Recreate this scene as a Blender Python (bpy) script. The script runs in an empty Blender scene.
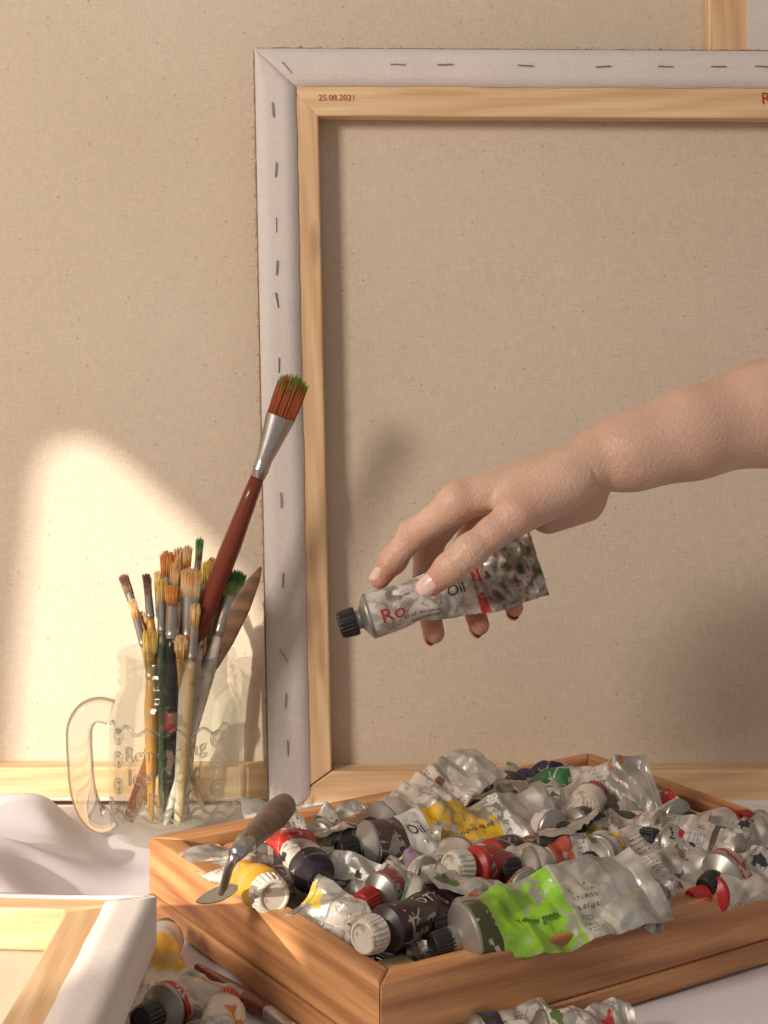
import bpy, bmesh, math, random
import numpy as np
from mathutils import Vector, Matrix, noise

random.seed(7); np.random.seed(7)
F=1600.0; HY=320.0; CH=0.32          # calibrated focal (px), horizon row, camera height over the table
sc=bpy.context.scene
sc.view_settings.view_transform='Standard'

def at_z(px,py,z):                    # point measured on a horizontal level z
    d=(CH-z)*F/(py-HY); return Vector(((px-384)*d/F,d,z))
def at_d(px,py,d):                    # point measured at depth d
    return Vector(((px-384)*d/F,d,CH-(py-HY)*d/F))
def srgb(r,g,b):
    f=lambda c:(c/12.92 if c<=0.04045 else ((c+0.055)/1.055)**2.4)
    return (f(r/255),f(g/255),f(b/255),1)

# ---------------------------------------------------------------- materials
class NT:
    def __init__(s,name):
        s.m=bpy.data.materials.new(name); s.m.use_nodes=True; s.t=s.m.node_tree
        s.b=s.t.nodes['Principled BSDF']; s.out=s.t.nodes['Material Output']
    def n(s,typ,_p={},**inp):
        x=s.t.nodes.new('ShaderNode'+typ)
        for k,v in _p.items(): setattr(x,k,v)
        for k,v in inp.items():
            key=int(k[1:]) if k[0]=='_' and k[1:].isdigit() else k.replace('_',' ')
            s.set(x.inputs[key],v)
        return x
    def set(s,sock,v):
        if isinstance(v,bpy.types.NodeSocket): s.t.links.new(v,sock)
        elif isinstance(v,bpy.types.Node): s.t.links.new(v.outputs[0],sock)
        else: sock.default_value=v
    def math(s,op,a,b=0.0,c=None):
        x=s.t.nodes.new('ShaderNodeMath'); x.operation=op
        s.set(x.inputs[0],a); s.set(x.inputs[1],b)
        if c is not None: s.set(x.inputs[2],c)
        return x.outputs[0]
    def mix(s,f,a,b):
        x=s.t.nodes.new('ShaderNodeMix'); x.data_type='RGBA'
        s.set(x.inputs[0],f); s.set(x.inputs[6],a); s.set(x.inputs[7],b); return x.outputs[2]
    def ramp(s,f,stops):
        x=s.t.nodes.new('ShaderNodeValToRGB'); s.set(x.inputs[0],f); e=x.color_ramp.elements
        while len(e)<len(stops): e.new(0.5)
        for i,(p,c) in enumerate(stops):
            e[i].position=p; e[i].color=c if len(c)==4 else (*c,1)
        return x.outputs[0]
    def coord(s,which='Object',scale=(1,1,1),rand=False):
        tc=s.t.nodes.new('ShaderNodeTexCoord'); mp=s.t.nodes.new('ShaderNodeMapping')
        mp.inputs['Scale'].default_value=scale
        src=tc.outputs[which]
        if rand:
            oi=s.t.nodes.new('ShaderNodeObjectInfo'); va=s.t.nodes.new('ShaderNodeVectorMath'); va.operation='ADD'
            s.t.links.new(src,va.inputs[0]); s.t.links.new(oi.outputs['Random'],va.inputs[1]); src=va.outputs[0]
        s.t.links.new(src,mp.inputs[0]); return mp.outputs[0]
    def base(s,**k):
        for a,v in k.items(): s.set(s.b.inputs[a.replace('_',' ')],v)
    def bump(s,h,strength=0.3,dist=0.001):
        x=s.n('Bump',Height=h,Strength=strength,Distance=dist); s.t.links.new(x.outputs[0],s.b.inputs['Normal'])

def simple(name,col,rough=0.5,metal=0.0,var=0.12,scale=60,stain=None):
    t=NT(name); v=t.coord()
    nz=t.n('TexNoise',Vector=v,Scale=scale,Detail=3.0)
    dark=tuple(c*(1-var*2) for c in col[:3])+(1,)
    c=t.mix(nz.outputs[0],dark,col)
    if stain is not None:
        n2=t.n('TexNoise',Vector=v,Scale=110.0,Detail=4.0)
        c=t.mix(t.math('MULTIPLY',t.math('GREATER_THAN',n2.outputs[0],.58),.6),c,stain)
    t.base(Base_Color=c,Roughness=rough,Metallic=metal)
    return t.m

def wood(name,light,dark,rough=0.5,rings=55,wamt=0.2):
    t=NT(name)
    v=t.coord(scale=(1.4,16,16),rand=True)
    n1=t.n('TexNoise',Vector=v,Scale=4.0,Detail=4.0,Distortion=0.6)
    v2=t.coord(scale=(0.10,1,1),rand=True)
    w=t.n('TexWave',{'bands_direction':'DIAGONAL'},Vector=v2,Scale=rings,Distortion=4.0,Detail=2.0,Detail_Scale=1.5)
    v3=t.coord(scale=(10,420,420),rand=True)
    n3=t.n('TexNoise',Vector=v3,Scale=2.0,Detail=2.0)
    f=t.math('ADD',t.math('MULTIPLY',n1.outputs[0],0.55),t.math('MULTIPLY',w.outputs[1],wamt))
    f=t.math('ADD',f,t.math('MULTIPLY',n3.outputs[0],0.28))
    c=t.ramp(f,[(0.28,dark),(0.50,tuple((a+b)/2 for a,b in zip(light,dark))),(0.70,light)])
    vk=t.n('TexVoronoi',Vector=t.coord(scale=(5,22,22),rand=True),Scale=1.0)
    kk=t.ramp(vk.outputs['Distance'],[(0.05,(1,1,1,1)),(0.10,(0,0,0,1))])
    c=t.mix(t.math('MULTIPLY',kk,.5),c,tuple(a*.45 for a in dark[:3])+(1,))
    t.base(Base_Color=c,Roughness=rough); t.bump(f,0.25,0.0008)
    return t.m

def linen(name,c1,c2,fleck=True,amt=.26):
    t=NT(name); v=t.coord()
    n1=t.n('TexNoise',Vector=v,Scale=7.0,Detail=3.0)
    col=t.mix(n1.outputs[0],c1,c2)
    wx=t.n('TexNoise',Vector=t.coord(scale=(1500,1500,160)),Scale=1.0,Detail=1.0)
    wz=t.n('TexNoise',Vector=t.coord(scale=(160,1500,1500)),Scale=1.0,Detail=1.0)
    weave=t.math('ADD',wx.outputs[0],wz.outputs[0])
    k=t.math('MULTIPLY_ADD',t.math('SUBTRACT',weave,1.0),amt,0.96)
    mul=t.n('Mix',{'data_type':'RGBA','blend_type':'MULTIPLY'}); mul.inputs[0].default_value=1
    t.set(mul.inputs[6],col)
    cc=t.n('CombineColor',Red=k,Green=k,Blue=k); t.set(mul.inputs[7],cc)
    col=mul.outputs[2]
    if fleck:
        vo=t.n('TexVoronoi',Vector=v,Scale=150.0)
        near=t.math('LESS_THAN',vo.outputs['Distance'],0.11)
        sep=t.n('SeparateColor',Color=vo.outputs['Color'])
        rare=t.math('GREATER_THAN',sep.outputs[0],0.72)
        col=t.mix(t.math('MULTIPLY',t.math('MULTIPLY',near,rare),0.40),col,srgb(120,84,60))
    t.base(Base_Color=col,Roughness=0.9); t.b.inputs['Specular IOR Level'].default_value=0.15
    t.bump(weave,0.28,0.0005)
    return t.m

M={}
M['pine']=wood('pine_wood',srgb(234,204,164),srgb(202,158,112),wamt=.15)
M['boxwood']=wood('crate_wood',srgb(216,160,108),srgb(144,90,54),rings=38,wamt=.2)
M['table']=wood('table_wood',srgb(150,110,75),srgb(95,64,40))
M['linen']=linen('raw_linen',srgb(219,204,186),srgb(207,190,170))
M['gesso']=linen('gessoed_canvas',srgb(226,217,213),srgb(212,203,199),False,.15)
M['thread']=linen('frayed_linen_edge',srgb(170,140,112),srgb(122,98,76),False)
M['steel']=simple('steel',(0.55,0.54,0.52,1),0.28,1.0)
M['darksteel']=simple('staple_steel',(0.36,0.35,0.34,1),0.4,0.8)
M['red']=simple('red_ink',srgb(176,44,38),0.5)
M['black']=simple('black_plastic',(0.014,0.014,0.016,1),0.35)
M['white']=simple('white_plastic',srgb(214,206,194),0.4,0,0.12,stain=srgb(150,120,90))
M['redcap']=simple('red_plastic',srgb(176,34,32),0.38)
M['ink']=simple('black_ink',(0.03,0.03,0.03,1),0.5)
M['plaster']=simple('wall_plaster',srgb(226,214,200),0.9,0,0.03,4)
M['floor']=wood('floor_wood',srgb(170,130,90),srgb(120,84,54))

def cloth_mat():
    t=NT('white_cotton_cloth'); v=t.coord()
    n=t.n('TexNoise',Vector=v,Scale=5.0,Detail=2.0)
    t.base(Base_Color=t.mix(n.outputs[0],srgb(224,217,222),srgb(210,203,210)),Roughness=0.85)
    w=t.n('TexNoise',Vector=v,Scale=1400.0,Detail=1.0); t.bump(w.outputs[0],0.2,0.0004)
    return t.m
M['cloth']=cloth_mat()

def glass_mat(name='clear_glass',extra=0.0,tint=(0.95,0.965,0.955,1)):
    t=NT(name); nt=t.t
    lw=t.n('LayerWeight',Blend=0.35)
    nz=t.n('TexNoise',Vector=t.coord(),Scale=45.0,Detail=1.0)
    bp=t.n('Bump',Height=nz.outputs[0],Strength=0.25,Distance=0.003)
    tr=t.n('BsdfTransparent',Color=tint)
    gl=t.n('BsdfGlossy',Color=(1,1,1,1),Roughness=0.015); t.set(gl.inputs['Normal'],bp)
    rf=t.n('BsdfRefraction',Color=(0.93,0.96,0.95,1),Roughness=0.0,IOR=1.45); t.set(rf.inputs['Normal'],bp)
    m0=t.n('MixShader'); m0.inputs[0].default_value=0.12+extra; t.set(m0.inputs[1],tr); t.set(m0.inputs[2],rf)
    f=t.math('MULTIPLY_ADD',t.math('POWER',lw.outputs['Facing'],3.5),0.34,0.02)
    m1=t.n('MixShader'); t.set(m1.inputs[0],f); t.set(m1.inputs[1],m0); t.set(m1.inputs[2],gl)
    nt.links.new(m1.outputs[0],t.out.inputs[0]); return t.m
M['glass']=glass_mat(); M['glass2']=glass_mat('embossed_glass',.38,(.97,.98,.975,1)); M['glass3']=glass_mat('handle_glass',.46)

# ---------------------------------------------------------------- mesh helpers
COL=sc.collection
def empty(name,loc=(0,0,0)):
    o=bpy.data.objects.new(name,None); o.location=loc; o.empty_display_size=0.02; COL.objects.link(o); return o
def mesh_obj(name,verts,faces,mats,midx=None,smooth=True,parent=None,uvs=None,sharp=None):
    me=bpy.data.meshes.new(name); me.from_pydata([tuple(v) for v in verts],[],faces)
    for m in mats: me.materials.append(m)
    if midx is not None: me.polygons.foreach_set('material_index',midx)
    if smooth: me.polygons.foreach_set('use_smooth',[True]*len(me.polygons))
    if uvs is not None:
        l=me.uv_layers.new(name='UVMap')
        vi=np.empty(len(me.loops),dtype=np.int32); me.loops.foreach_get('vertex_index',vi)
        l.data.foreach_set('uv',np.asarray(uvs,dtype=np.float32)[vi].ravel())
    me.update()
    if sharp: me.set_sharp_from_angle(angle=math.radians(sharp))
    o=bpy.data.objects.new(name,me); COL.objects.link(o)
    if parent is not None: o.parent=parent
    return o
class MB:            # mesh accumulator
    def __init__(s): s.v=[];s.f=[];s.m=[];s.uv=[]
    def add(s,v,f,m=0,uv=None):
        b=len(s.v); s.v+= [tuple(p) for p in v]; s.f+=[tuple(i+b for i in q) for q in f]
        s.m+= (list(m) if isinstance(m,(list,tuple)) else [m]*len(f))
        s.uv+= uv if uv is not None else [(0.0,0.0)]*len(v)
    def obj(s,name,mats,smooth=True,parent=None,uv=False,sharp=None):
        return mesh_obj(name,s.v,s.f,mats,s.m,smooth,parent,s.uv if uv else None,sharp)
def sweep(pts,rad,seg=10,cap=True,flat=1.0,up=None):
    pts=[Vector(p) for p in pts]; n=len(pts)
    T=[(pts[min(i+1,n-1)]-pts[max(i-1,0)]).normalized() for i in range(n)]
    ref=Vector(up) if up is not None else (Vector((0,0,1)) if abs(T[0].z)<0.9 else Vector((0,1,0)))
    v=[];f=[]
    X=(ref-T[0]*ref.dot(T[0])).normalized()
    for i in range(n):
        X=(X-T[i]*X.dot(T[i])).normalized(); Y=T[i].cross(X)
        for k in range(seg):
            a=2*math.pi*k/seg; v.append(pts[i]+X*(math.cos(a)*rad[i])+Y*(math.sin(a)*rad[i]*flat))
    for i in range(n-1):
        for k in range(seg):
            k2=(k+1)%seg; f.append((i*seg+k,i*seg+k2,(i+1)*seg+k2,(i+1)*seg+k))
    if cap: f.append(tuple(range(seg))[::-1]); f.append(tuple((n-1)*seg+k for k in range(seg)))
    return v,f
def lathe(prof,seg=48,mod=None):
    v=[];f=[];n=len(prof)
    for r,z in prof:
        for k in range(seg):
            a=2*math.pi*k/seg; rr=r*(mod(a,z) if mod else 1); v.append((rr*math.cos(a),rr*math.sin(a),z))
    for i in range(n-1):
        for k in range(seg):
            k2=(k+1)%seg; f.append((i*seg+k,i*seg+k2,(i+1)*seg+k2,(i+1)*seg+k))
    return v,f
def frame(C,X,N):
    X=Vector(X).normalized(); N=Vector(N); Z=(N-X*N.dot(X)).normalized(); Y=Z.cross(X)
    m=Matrix((X,Y,Z)).transposed().to_4x4(); m.translation=Vector(C); return m
def bevel(o,w=0.0008,s=2):
    b=o.modifiers.new('bevel','BEVEL'); b.width=w; b.segments=s; b.limit_method='ANGLE'; return o
def bar(name,p0,p1,inward,thickdir,width,thick,m0=1,m1=1,mat=None,parent=None,bev=0.001):
    """plank: outer edge p0->p1, extends 'width' to the inside (mitred ends) and 'thick' along thickdir"""
    p0=Vector(p0);p1=Vector(p1);X=(p1-p0);L=X.length
    Z=Vector(thickdir).normalized(); Xn=X.normalized()
    Y=Vector(inward); Y=(Y-Xn*Y.dot(Xn)); Y=(Y-Z*Y.dot(Z)).normalized()
    if Xn.cross(Y).dot(Z)<0: sgn=-1
    else: sgn=1
    v=[]
    for z in (0,thick):
        v+=[(0,0,z),(L,0,z),(L-width*m1,width*sgn,z),(width*m0,width*sgn,z)]
    f=[(0,3,2,1),(4,5,6,7),(0,1,5,4),(1,2,6,5),(2,3,7,6),(3,0,4,7)]
    if sgn<0: f=[q[::-1] for q in f]
    o=mesh_obj(name,v,f,[mat],None,False)
    m=Matrix((Xn,Y*sgn,Z)).transposed().to_4x4(); m.translation=p0
    o.matrix_world=m
    if parent: o.parent=parent
    bevel(o,bev); return o
def text_verts(body,size,extrude=0.0,spacing=1.0):
    cu=bpy.data.curves.new('t','FONT'); cu.body=body; cu.size=size; cu.extrude=extrude; cu.align_x='CENTER'; cu.align_y='CENTER'
    cu.resolution_u=3; cu.space_character=spacing
    o=bpy.data.objects.new('t',cu); COL.objects.link(o); bpy.context.view_layer.update()
    me=bpy.data.meshes.new_from_object(o.evaluated_get(bpy.context.evaluated_depsgraph_get()))
    v=[tuple(p.co) for p in me.vertices]; f=[tuple(p.vertices) for p in me.polygons]
    bpy.data.objects.remove(o); bpy.data.meshes.remove(me); return v,f

# ---------------------------------------------------------------- room
def plane(name,pts,mat): return mesh_obj(name,pts,[(0,1,2,3)],[mat],None,False)
plane('floor',[(-1.3,-2.2,-.75),(1.8,-2.2,-.75),(1.8,1.13,-.75),(-1.3,1.13,-.75)],M['floor'])
plane('wall_back',[(-1.3,1.13,-.75),(1.8,1.13,-.75),(1.8,1.13,2.4),(-1.3,1.13,2.4)],M['plaster'])
SUN=Vector((0.62,0.70,-0.30)).normalized()
def hole_pt(px,py):
    P=at_d(px,py,1.085); t=(P.x+1.3)/SUN.x; Q=P-SUN*t; return (Q.y,Q.z)
hole_px=[(8,1100),(8,800),(22,620),(36,480),(48,452),(68,440),(92,441),(125,464),(165,500),(212,546),(250,590),(285,650),(300,740),(345,812),(450,826),(560,842),(680,868),(760,905),(790,960),(790,1100)]
bm=bmesh.new()
outer=[(-2.2,-.75),(1.13,-.75),(1.13,2.4),(-2.2,2.4)]
def loop(pts):
    vs=[bm.verts.new((-1.3,y,z)) for y,z in pts]
    for i in range(len(vs)): bm.edges.new((vs[i],vs[(i+1)%len(vs)]))
loop(outer); loop([hole_pt(*p) for p in hole_px])  # unseen wall added to block the sun; hole traced back from the sun patch
bmesh.ops.triangle_fill(bm,use_beauty=True,use_dissolve=False,edges=bm.edges[:])
me=bpy.data.meshes.new('sun_gobo_wall'); bm.to_mesh(me); bm.free(); me.materials.append(M['plaster'])
o=bpy.data.objects.new('sun_gobo_wall',me); COL.objects.link(o)

# ---------------------------------------------------------------- table + cloth
tab=empty('wooden_table')
bar('top',(-0.7,1.10,-0.033),(0.9,1.10,-0.033),(0,-1,0),(0,0,1),0.8,0.03,0,0,M['table'],tab,0.003)
for i,(x,y) in enumerate([(-.66,.36),(.82,.36),(-.66,1.02),(.82,1.02)]):
    bar('leg_%d'%(i+1),(x,y,-.75),(x,y,-.033),(1,0,0),(0,1,0),.045,.045,0,0,M['table'],tab,.002)

BC=Vector((-0.002,0.671)); _a=math.radians(33); U=Vector((math.cos(_a),math.sin(_a))); V=Vector((-U.y,U.x)); BL=0.310; BW=0.230
def sstep(a,b,x):
    t=min(1,max(0,(x-a)/(b-a))); return t*t*(3-2*t)
def cloth_h(x,y):
    h=0.0015*(noise.noise(Vector((x*18,y*18,0)))+0.6)
    w=sstep(-0.140,-0.225,x)*sstep(.70,.78,y)*(1-sstep(1.0,1.03,y))
    n=noise.noise(Vector((x*7+3,y*9,1.7)))
    r=1-abs(noise.noise(Vector((x*8-y*7,y*12+x*9,4.2))))*2.4
    r=max(0,r); r=r*r*(3-2*r) if r<1 else 1
    h+=w*(0.013+0.012*n+0.012*r)
    w2=sstep(.05,.25,x)*(1-sstep(.60,.76,y)); h+=w2*0.006*(1-abs(noise.noise(Vector((x*22+y*10,y*25,9))))*2)
    h+=0.0365*sstep(-0.12,-0.15,x)*(1-sstep(.655,.70,y))*(1-w)
    p=Vector((x,y))-BC; a=p.dot(U); b=p.dot(V)
    inside=min(sstep(-.02,0.0,a),1-sstep(BL,BL+.02,a),sstep(-.02,0,b),1-sstep(BW,BW+.02,b))
    h*=1-inside
    jd=math.hypot(x+0.129,y-1.0); h*=sstep(.045,.085,jd)
    h*=1-sstep(1.015,1.028,y)
    return max(h,0.0)-0.0012
nx,ny=260,190; v=[];f=[]
for j in range(ny):
    for i in range(nx):
        x=-0.62+1.4*i/(nx-1); y=0.36+0.70*j/(ny-1); v.append((x,y,cloth_h(x,y)))
for j in range(ny-1):
    for i in range(nx-1):
        a=j*nx+i; f.append((a,a+1,a+nx+1,a+nx))
mesh_obj('white_tablecloth',v,f,[M['cloth']])

# ---------------------------------------------------------------- stretched canvases (reverse side)
def canvas(name,corners,nrm,fold,barw,thick,wood_mat,staples=None):
    """corners TL,TR,BR,BL on the visible (reverse) face ; nrm = toward viewer; fold/barw = per side (top,right,bottom,left)"""
    e=empty(name,corners[3]); c=[Vector(p) for p in corners]; cen=sum(c,Vector())/4; nrm=Vector(nrm).normalized()
    inv=Matrix.Translation(-Vector(corners[3]))
    names=['bar_top','bar_right','bar_bottom','bar_left']; parts=[]
    for i in range(4):
        a,b=c[i],c[(i+1)%4]; mid=(a+b)/2; wp,w_,wn=barw[i-1],barw[i],barw[(i+1)%4]
        parts.append(bar(names[i],a,b,cen-mid,-nrm,w_,thick,wp/w_,wn/w_,wood_mat,None,0.0012))
    off=-nrm*(thick+0.0008)
    cc=[p+(cen-p)*0.002+off for p in c]
    sh=mesh_obj('canvas_sheet',[p for p in (cc[3],cc[2],cc[1],cc[0])]+[p-nrm*0.0012 for p in (cc[3],cc[2],cc[1],cc[0])],
        [(0,1,2,3),(7,6,5,4),(0,4,5,1),(1,5,6,2),(2,6,7,3),(3,7,4,0)],[M['linen']],None,False); parts.append(sh)
    mb=MB(); t=0.0009
    for i in range(4):
        a,b=c[i],c[(i+1)%4]; X=(b-a); L=X.length; Xn=X.normalized(); Y=(cen-(a+b)/2); Y=(Y-Xn*Y.dot(Xn)).normalized()
        N=80; vs=[]
        for k in range(N+1):
            s=k/N; base=a+X*s
            wig=0.0007*noise.noise(Vector((s*L*60,i*7.3,0.5)))
            fp,fn=fold[i-1],fold[(i+1)%4]; fi=fold[i]
            fw=min(fi+wig,s*L*fi/max(fp,1e-4),(1-s)*L*fi/max(fn,1e-4))
            bul=0.0010*(0.5+noise.noise(Vector((s*L*35,i*3.1,2.5))))
            o_=-Y*t
            vs+=[base+o_-nrm*(thick+0.001),base+o_+nrm*t,base+Y*fw*0.3+nrm*(t+bul*.5),base+Y*fw*0.65+nrm*(t+bul),base+Y*fw+nrm*(t*0.9),base+Y*fw+nrm*0.0]
        fs=[]
        for k in range(N):
            for j in range(5):
                p=k*6+j; fs.append((p,p+6,p+7,p+1))
        mb.add(vs,fs,0)
    parts.append(mb.obj('folded_canvas_edge',[M['gesso']],True))
    mb=MB(); rnd=random.Random(3)
    for i in (3,0):
        a,b=c[i],c[(i+1)%4]; X=b-a; L=X.length; Xn=X.normalized(); Y=(cen-(a+b)/2); Y=(Y-Xn*Y.dot(Xn)).normalized()
        n=int(L/0.004)
        pts=[a+X*(k/n)-Y*(0.0014+0.0005*rnd.random())+nrm*(-0.004+0.001*rnd.random()) for k in range(n+1)]
        vv,ff=sweep(pts,[0.0005+0.0003*rnd.random() for _ in pts],5); mb.add(vv,ff,0)
        for k in range(int(L/0.006)):
            s=rnd.random(); p=a+X*s-Y*0.0014-nrm*0.004
            q=p-Y*(0.001+0.002*rnd.random())+Xn*rnd.uniform(-.003,.003)
            vv,ff=sweep([p,(p+q)/2+Xn*.0006,q],[.00018]*3,4); mb.add(vv,ff,0)
    parts.append(mb.obj('frayed_edge',[M['thread']],True))
    if staples:
        mb=MB()
        for (p,d) in staples:
            p=Vector(p)+nrm*0.0022; d=Vector(d).normalized()*0.0047
            vv,ff=sweep([p-d-nrm*.0016,p-d,p+d,p+d-nrm*.0016],[.00040]*4,6); mb.add(vv,ff,0)
        parts.append(mb.obj('staples',[M['darksteel']],False))
    for p in parts:
        p.parent=e; p.matrix_parent_inverse=inv
    return e

D1=1.068
bigR=(772-384)/F*D1
bg=canvas('large_artist_canvas',[(-0.56,D1,0.86),(bigR,D1,0.86),(bigR,D1,0.0),(-0.56,D1,0.0)],(0,-1,0),[.0012]*4,[.0425,.0425,.0215,.0425],0.016,M['pine'])
mesh_obj('right_edge_strip',[(bigR-.017,D1-.0012,0.001),(bigR+.001,D1-.0012,0.001),(bigR+.001,D1-.0012,.859),(bigR-.017,D1-.0012,.859),
    (bigR-.017,D1,0.001),(bigR+.001,D1+.016,0.001),(bigR+.001,D1+.016,.859),(bigR-.017,D1,.859)],
    [(0,1,2,3),(1,5,6,2),(0,3,7,4)],[M['gesso']],None,False,bg).matrix_parent_inverse=Matrix.Translation(-bg.location)
def mc(px,py):   # plane y = 1.031 + 0.026*z
    k=(py-HY)/F; d=(1.031+0.026*CH)/(1+0.026*k); return Vector(((px-384)*d/F,d,CH-k*d))
TL=mc(256,50); BLc=mc(271,814); TR=mc(1010,54); BR=mc(1004,812)
nr=Vector((0,-1,0.026)).normalized()
st=[]
for x,y,a in [(287,68,50),(398,65,2),(445,65,-2),(525,66,3),(603,67,-3),(665,67,2),(718,67,0),(762,67,3)]:
    st.append((mc(x,y),(math.cos(math.radians(a)),0,-math.sin(math.radians(a)))))
for x,y,a in [(273,110,85),(276,170,93),(276,225,88),(277,268,93),(277,300,80),(279,365,90),(280,430,95),(281,500,88),(283,580,92),(284,655,60),(286,700,95),(288,748,88)]:
    st.append((mc(x,y),(math.cos(math.radians(a)),0,-math.sin(math.radians(a)))))
cv=canvas('artist_canvas',[TL,TR,BR,BLc],nr,[.0235,.0235,.008,.0255],[.043,.043,.0272,.0395],0.018,M['pine'],st)
def flat_text(name,body,size,p,X,N,mat,parent):
    vv,ff=text_verts(body,size); m=frame(p,X,N)
    o=mesh_obj(name,[m@Vector(a) for a in vv],ff,[mat],None,False)
    o.parent=parent; o.matrix_parent_inverse=Matrix.Translation(-parent.location); return o
flat_text('date_stamp','25.08.2021',0.0055,mc(337,98)+nr*0.0004,(1,0,0),nr,M['red'],cv)
flat_text('size_stamp','R',0.011,mc(766,99)+nr*0.0004,(1,0,.1),nr,M['red'],cv)

zc=0.0585
c0=Vector((-0.1035,0.722,zc))
sm=canvas('small_artist_canvas',[Vector((-0.36,0.742,zc)),c0,Vector((-0.108,0.44,zc)),Vector((-0.37,0.46,zc))],(0,0,1),[.002,.021,.019,.019],[.015,.037,.037,.037],0.019,M['pine'])

# ---------------------------------------------------------------- wooden crate
crate=empty('wooden_crate',(BC.x,BC.y,0))
def bp(a,b,z=0.0):
    p=BC+U*a+V*b; return Vector((p.x,p.y,z))
H=0.041; TH=0.0135
def crate_part(o): o.parent=crate; o.matrix_parent_inverse=Matrix.Translation(-crate.location); return o
cs=[bp(0,0),bp(BL,0),bp(BL,BW),bp(0,BW)]
cenb=bp(BL/2,BW/2)
for nm,i in (('side_front',0),('side_right',1),('side_back',2),('side_left',3)):
    a,b=cs[i],cs[(i+1)%4]; mid=(a+b)/2
    crate_part(bar(nm+'_upper',a+Vector((0,0,.0115)),b+Vector((0,0,.0115)),cenb-mid,(0,0,1),TH,H-.0115,1,1,M['boxwood'],None,.0014))
    crate_part(bar(nm+'_lower',a+(mid-cenb).normalized()*0.0008,b+(mid-cenb).normalized()*0.0008,cenb-mid,(0,0,1),TH,.0112,1,1,M['boxwood'],None,.0012))
crate_part(bar('bottom_board',bp(.008,.008,.001),bp(BL-.008,.008,.001),cenb-bp(BL/2,0),(0,0,1),BW-.016,.004,0,0,M['boxwood'],None,.0005))
for i,(a,b) in enumerate([(TH,TH),(BL-TH-.022,TH),(BL-TH-.022,BW-TH-.022),(TH,BW-TH-.022)]):
    crate_part(bar('corner_block_%d'%(i+1),bp(a,b,.005),bp(a+.022,b,.005),V.to_3d(),(0,0,1),.022,.030,0,0,M['pine'],None,.001))

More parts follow.
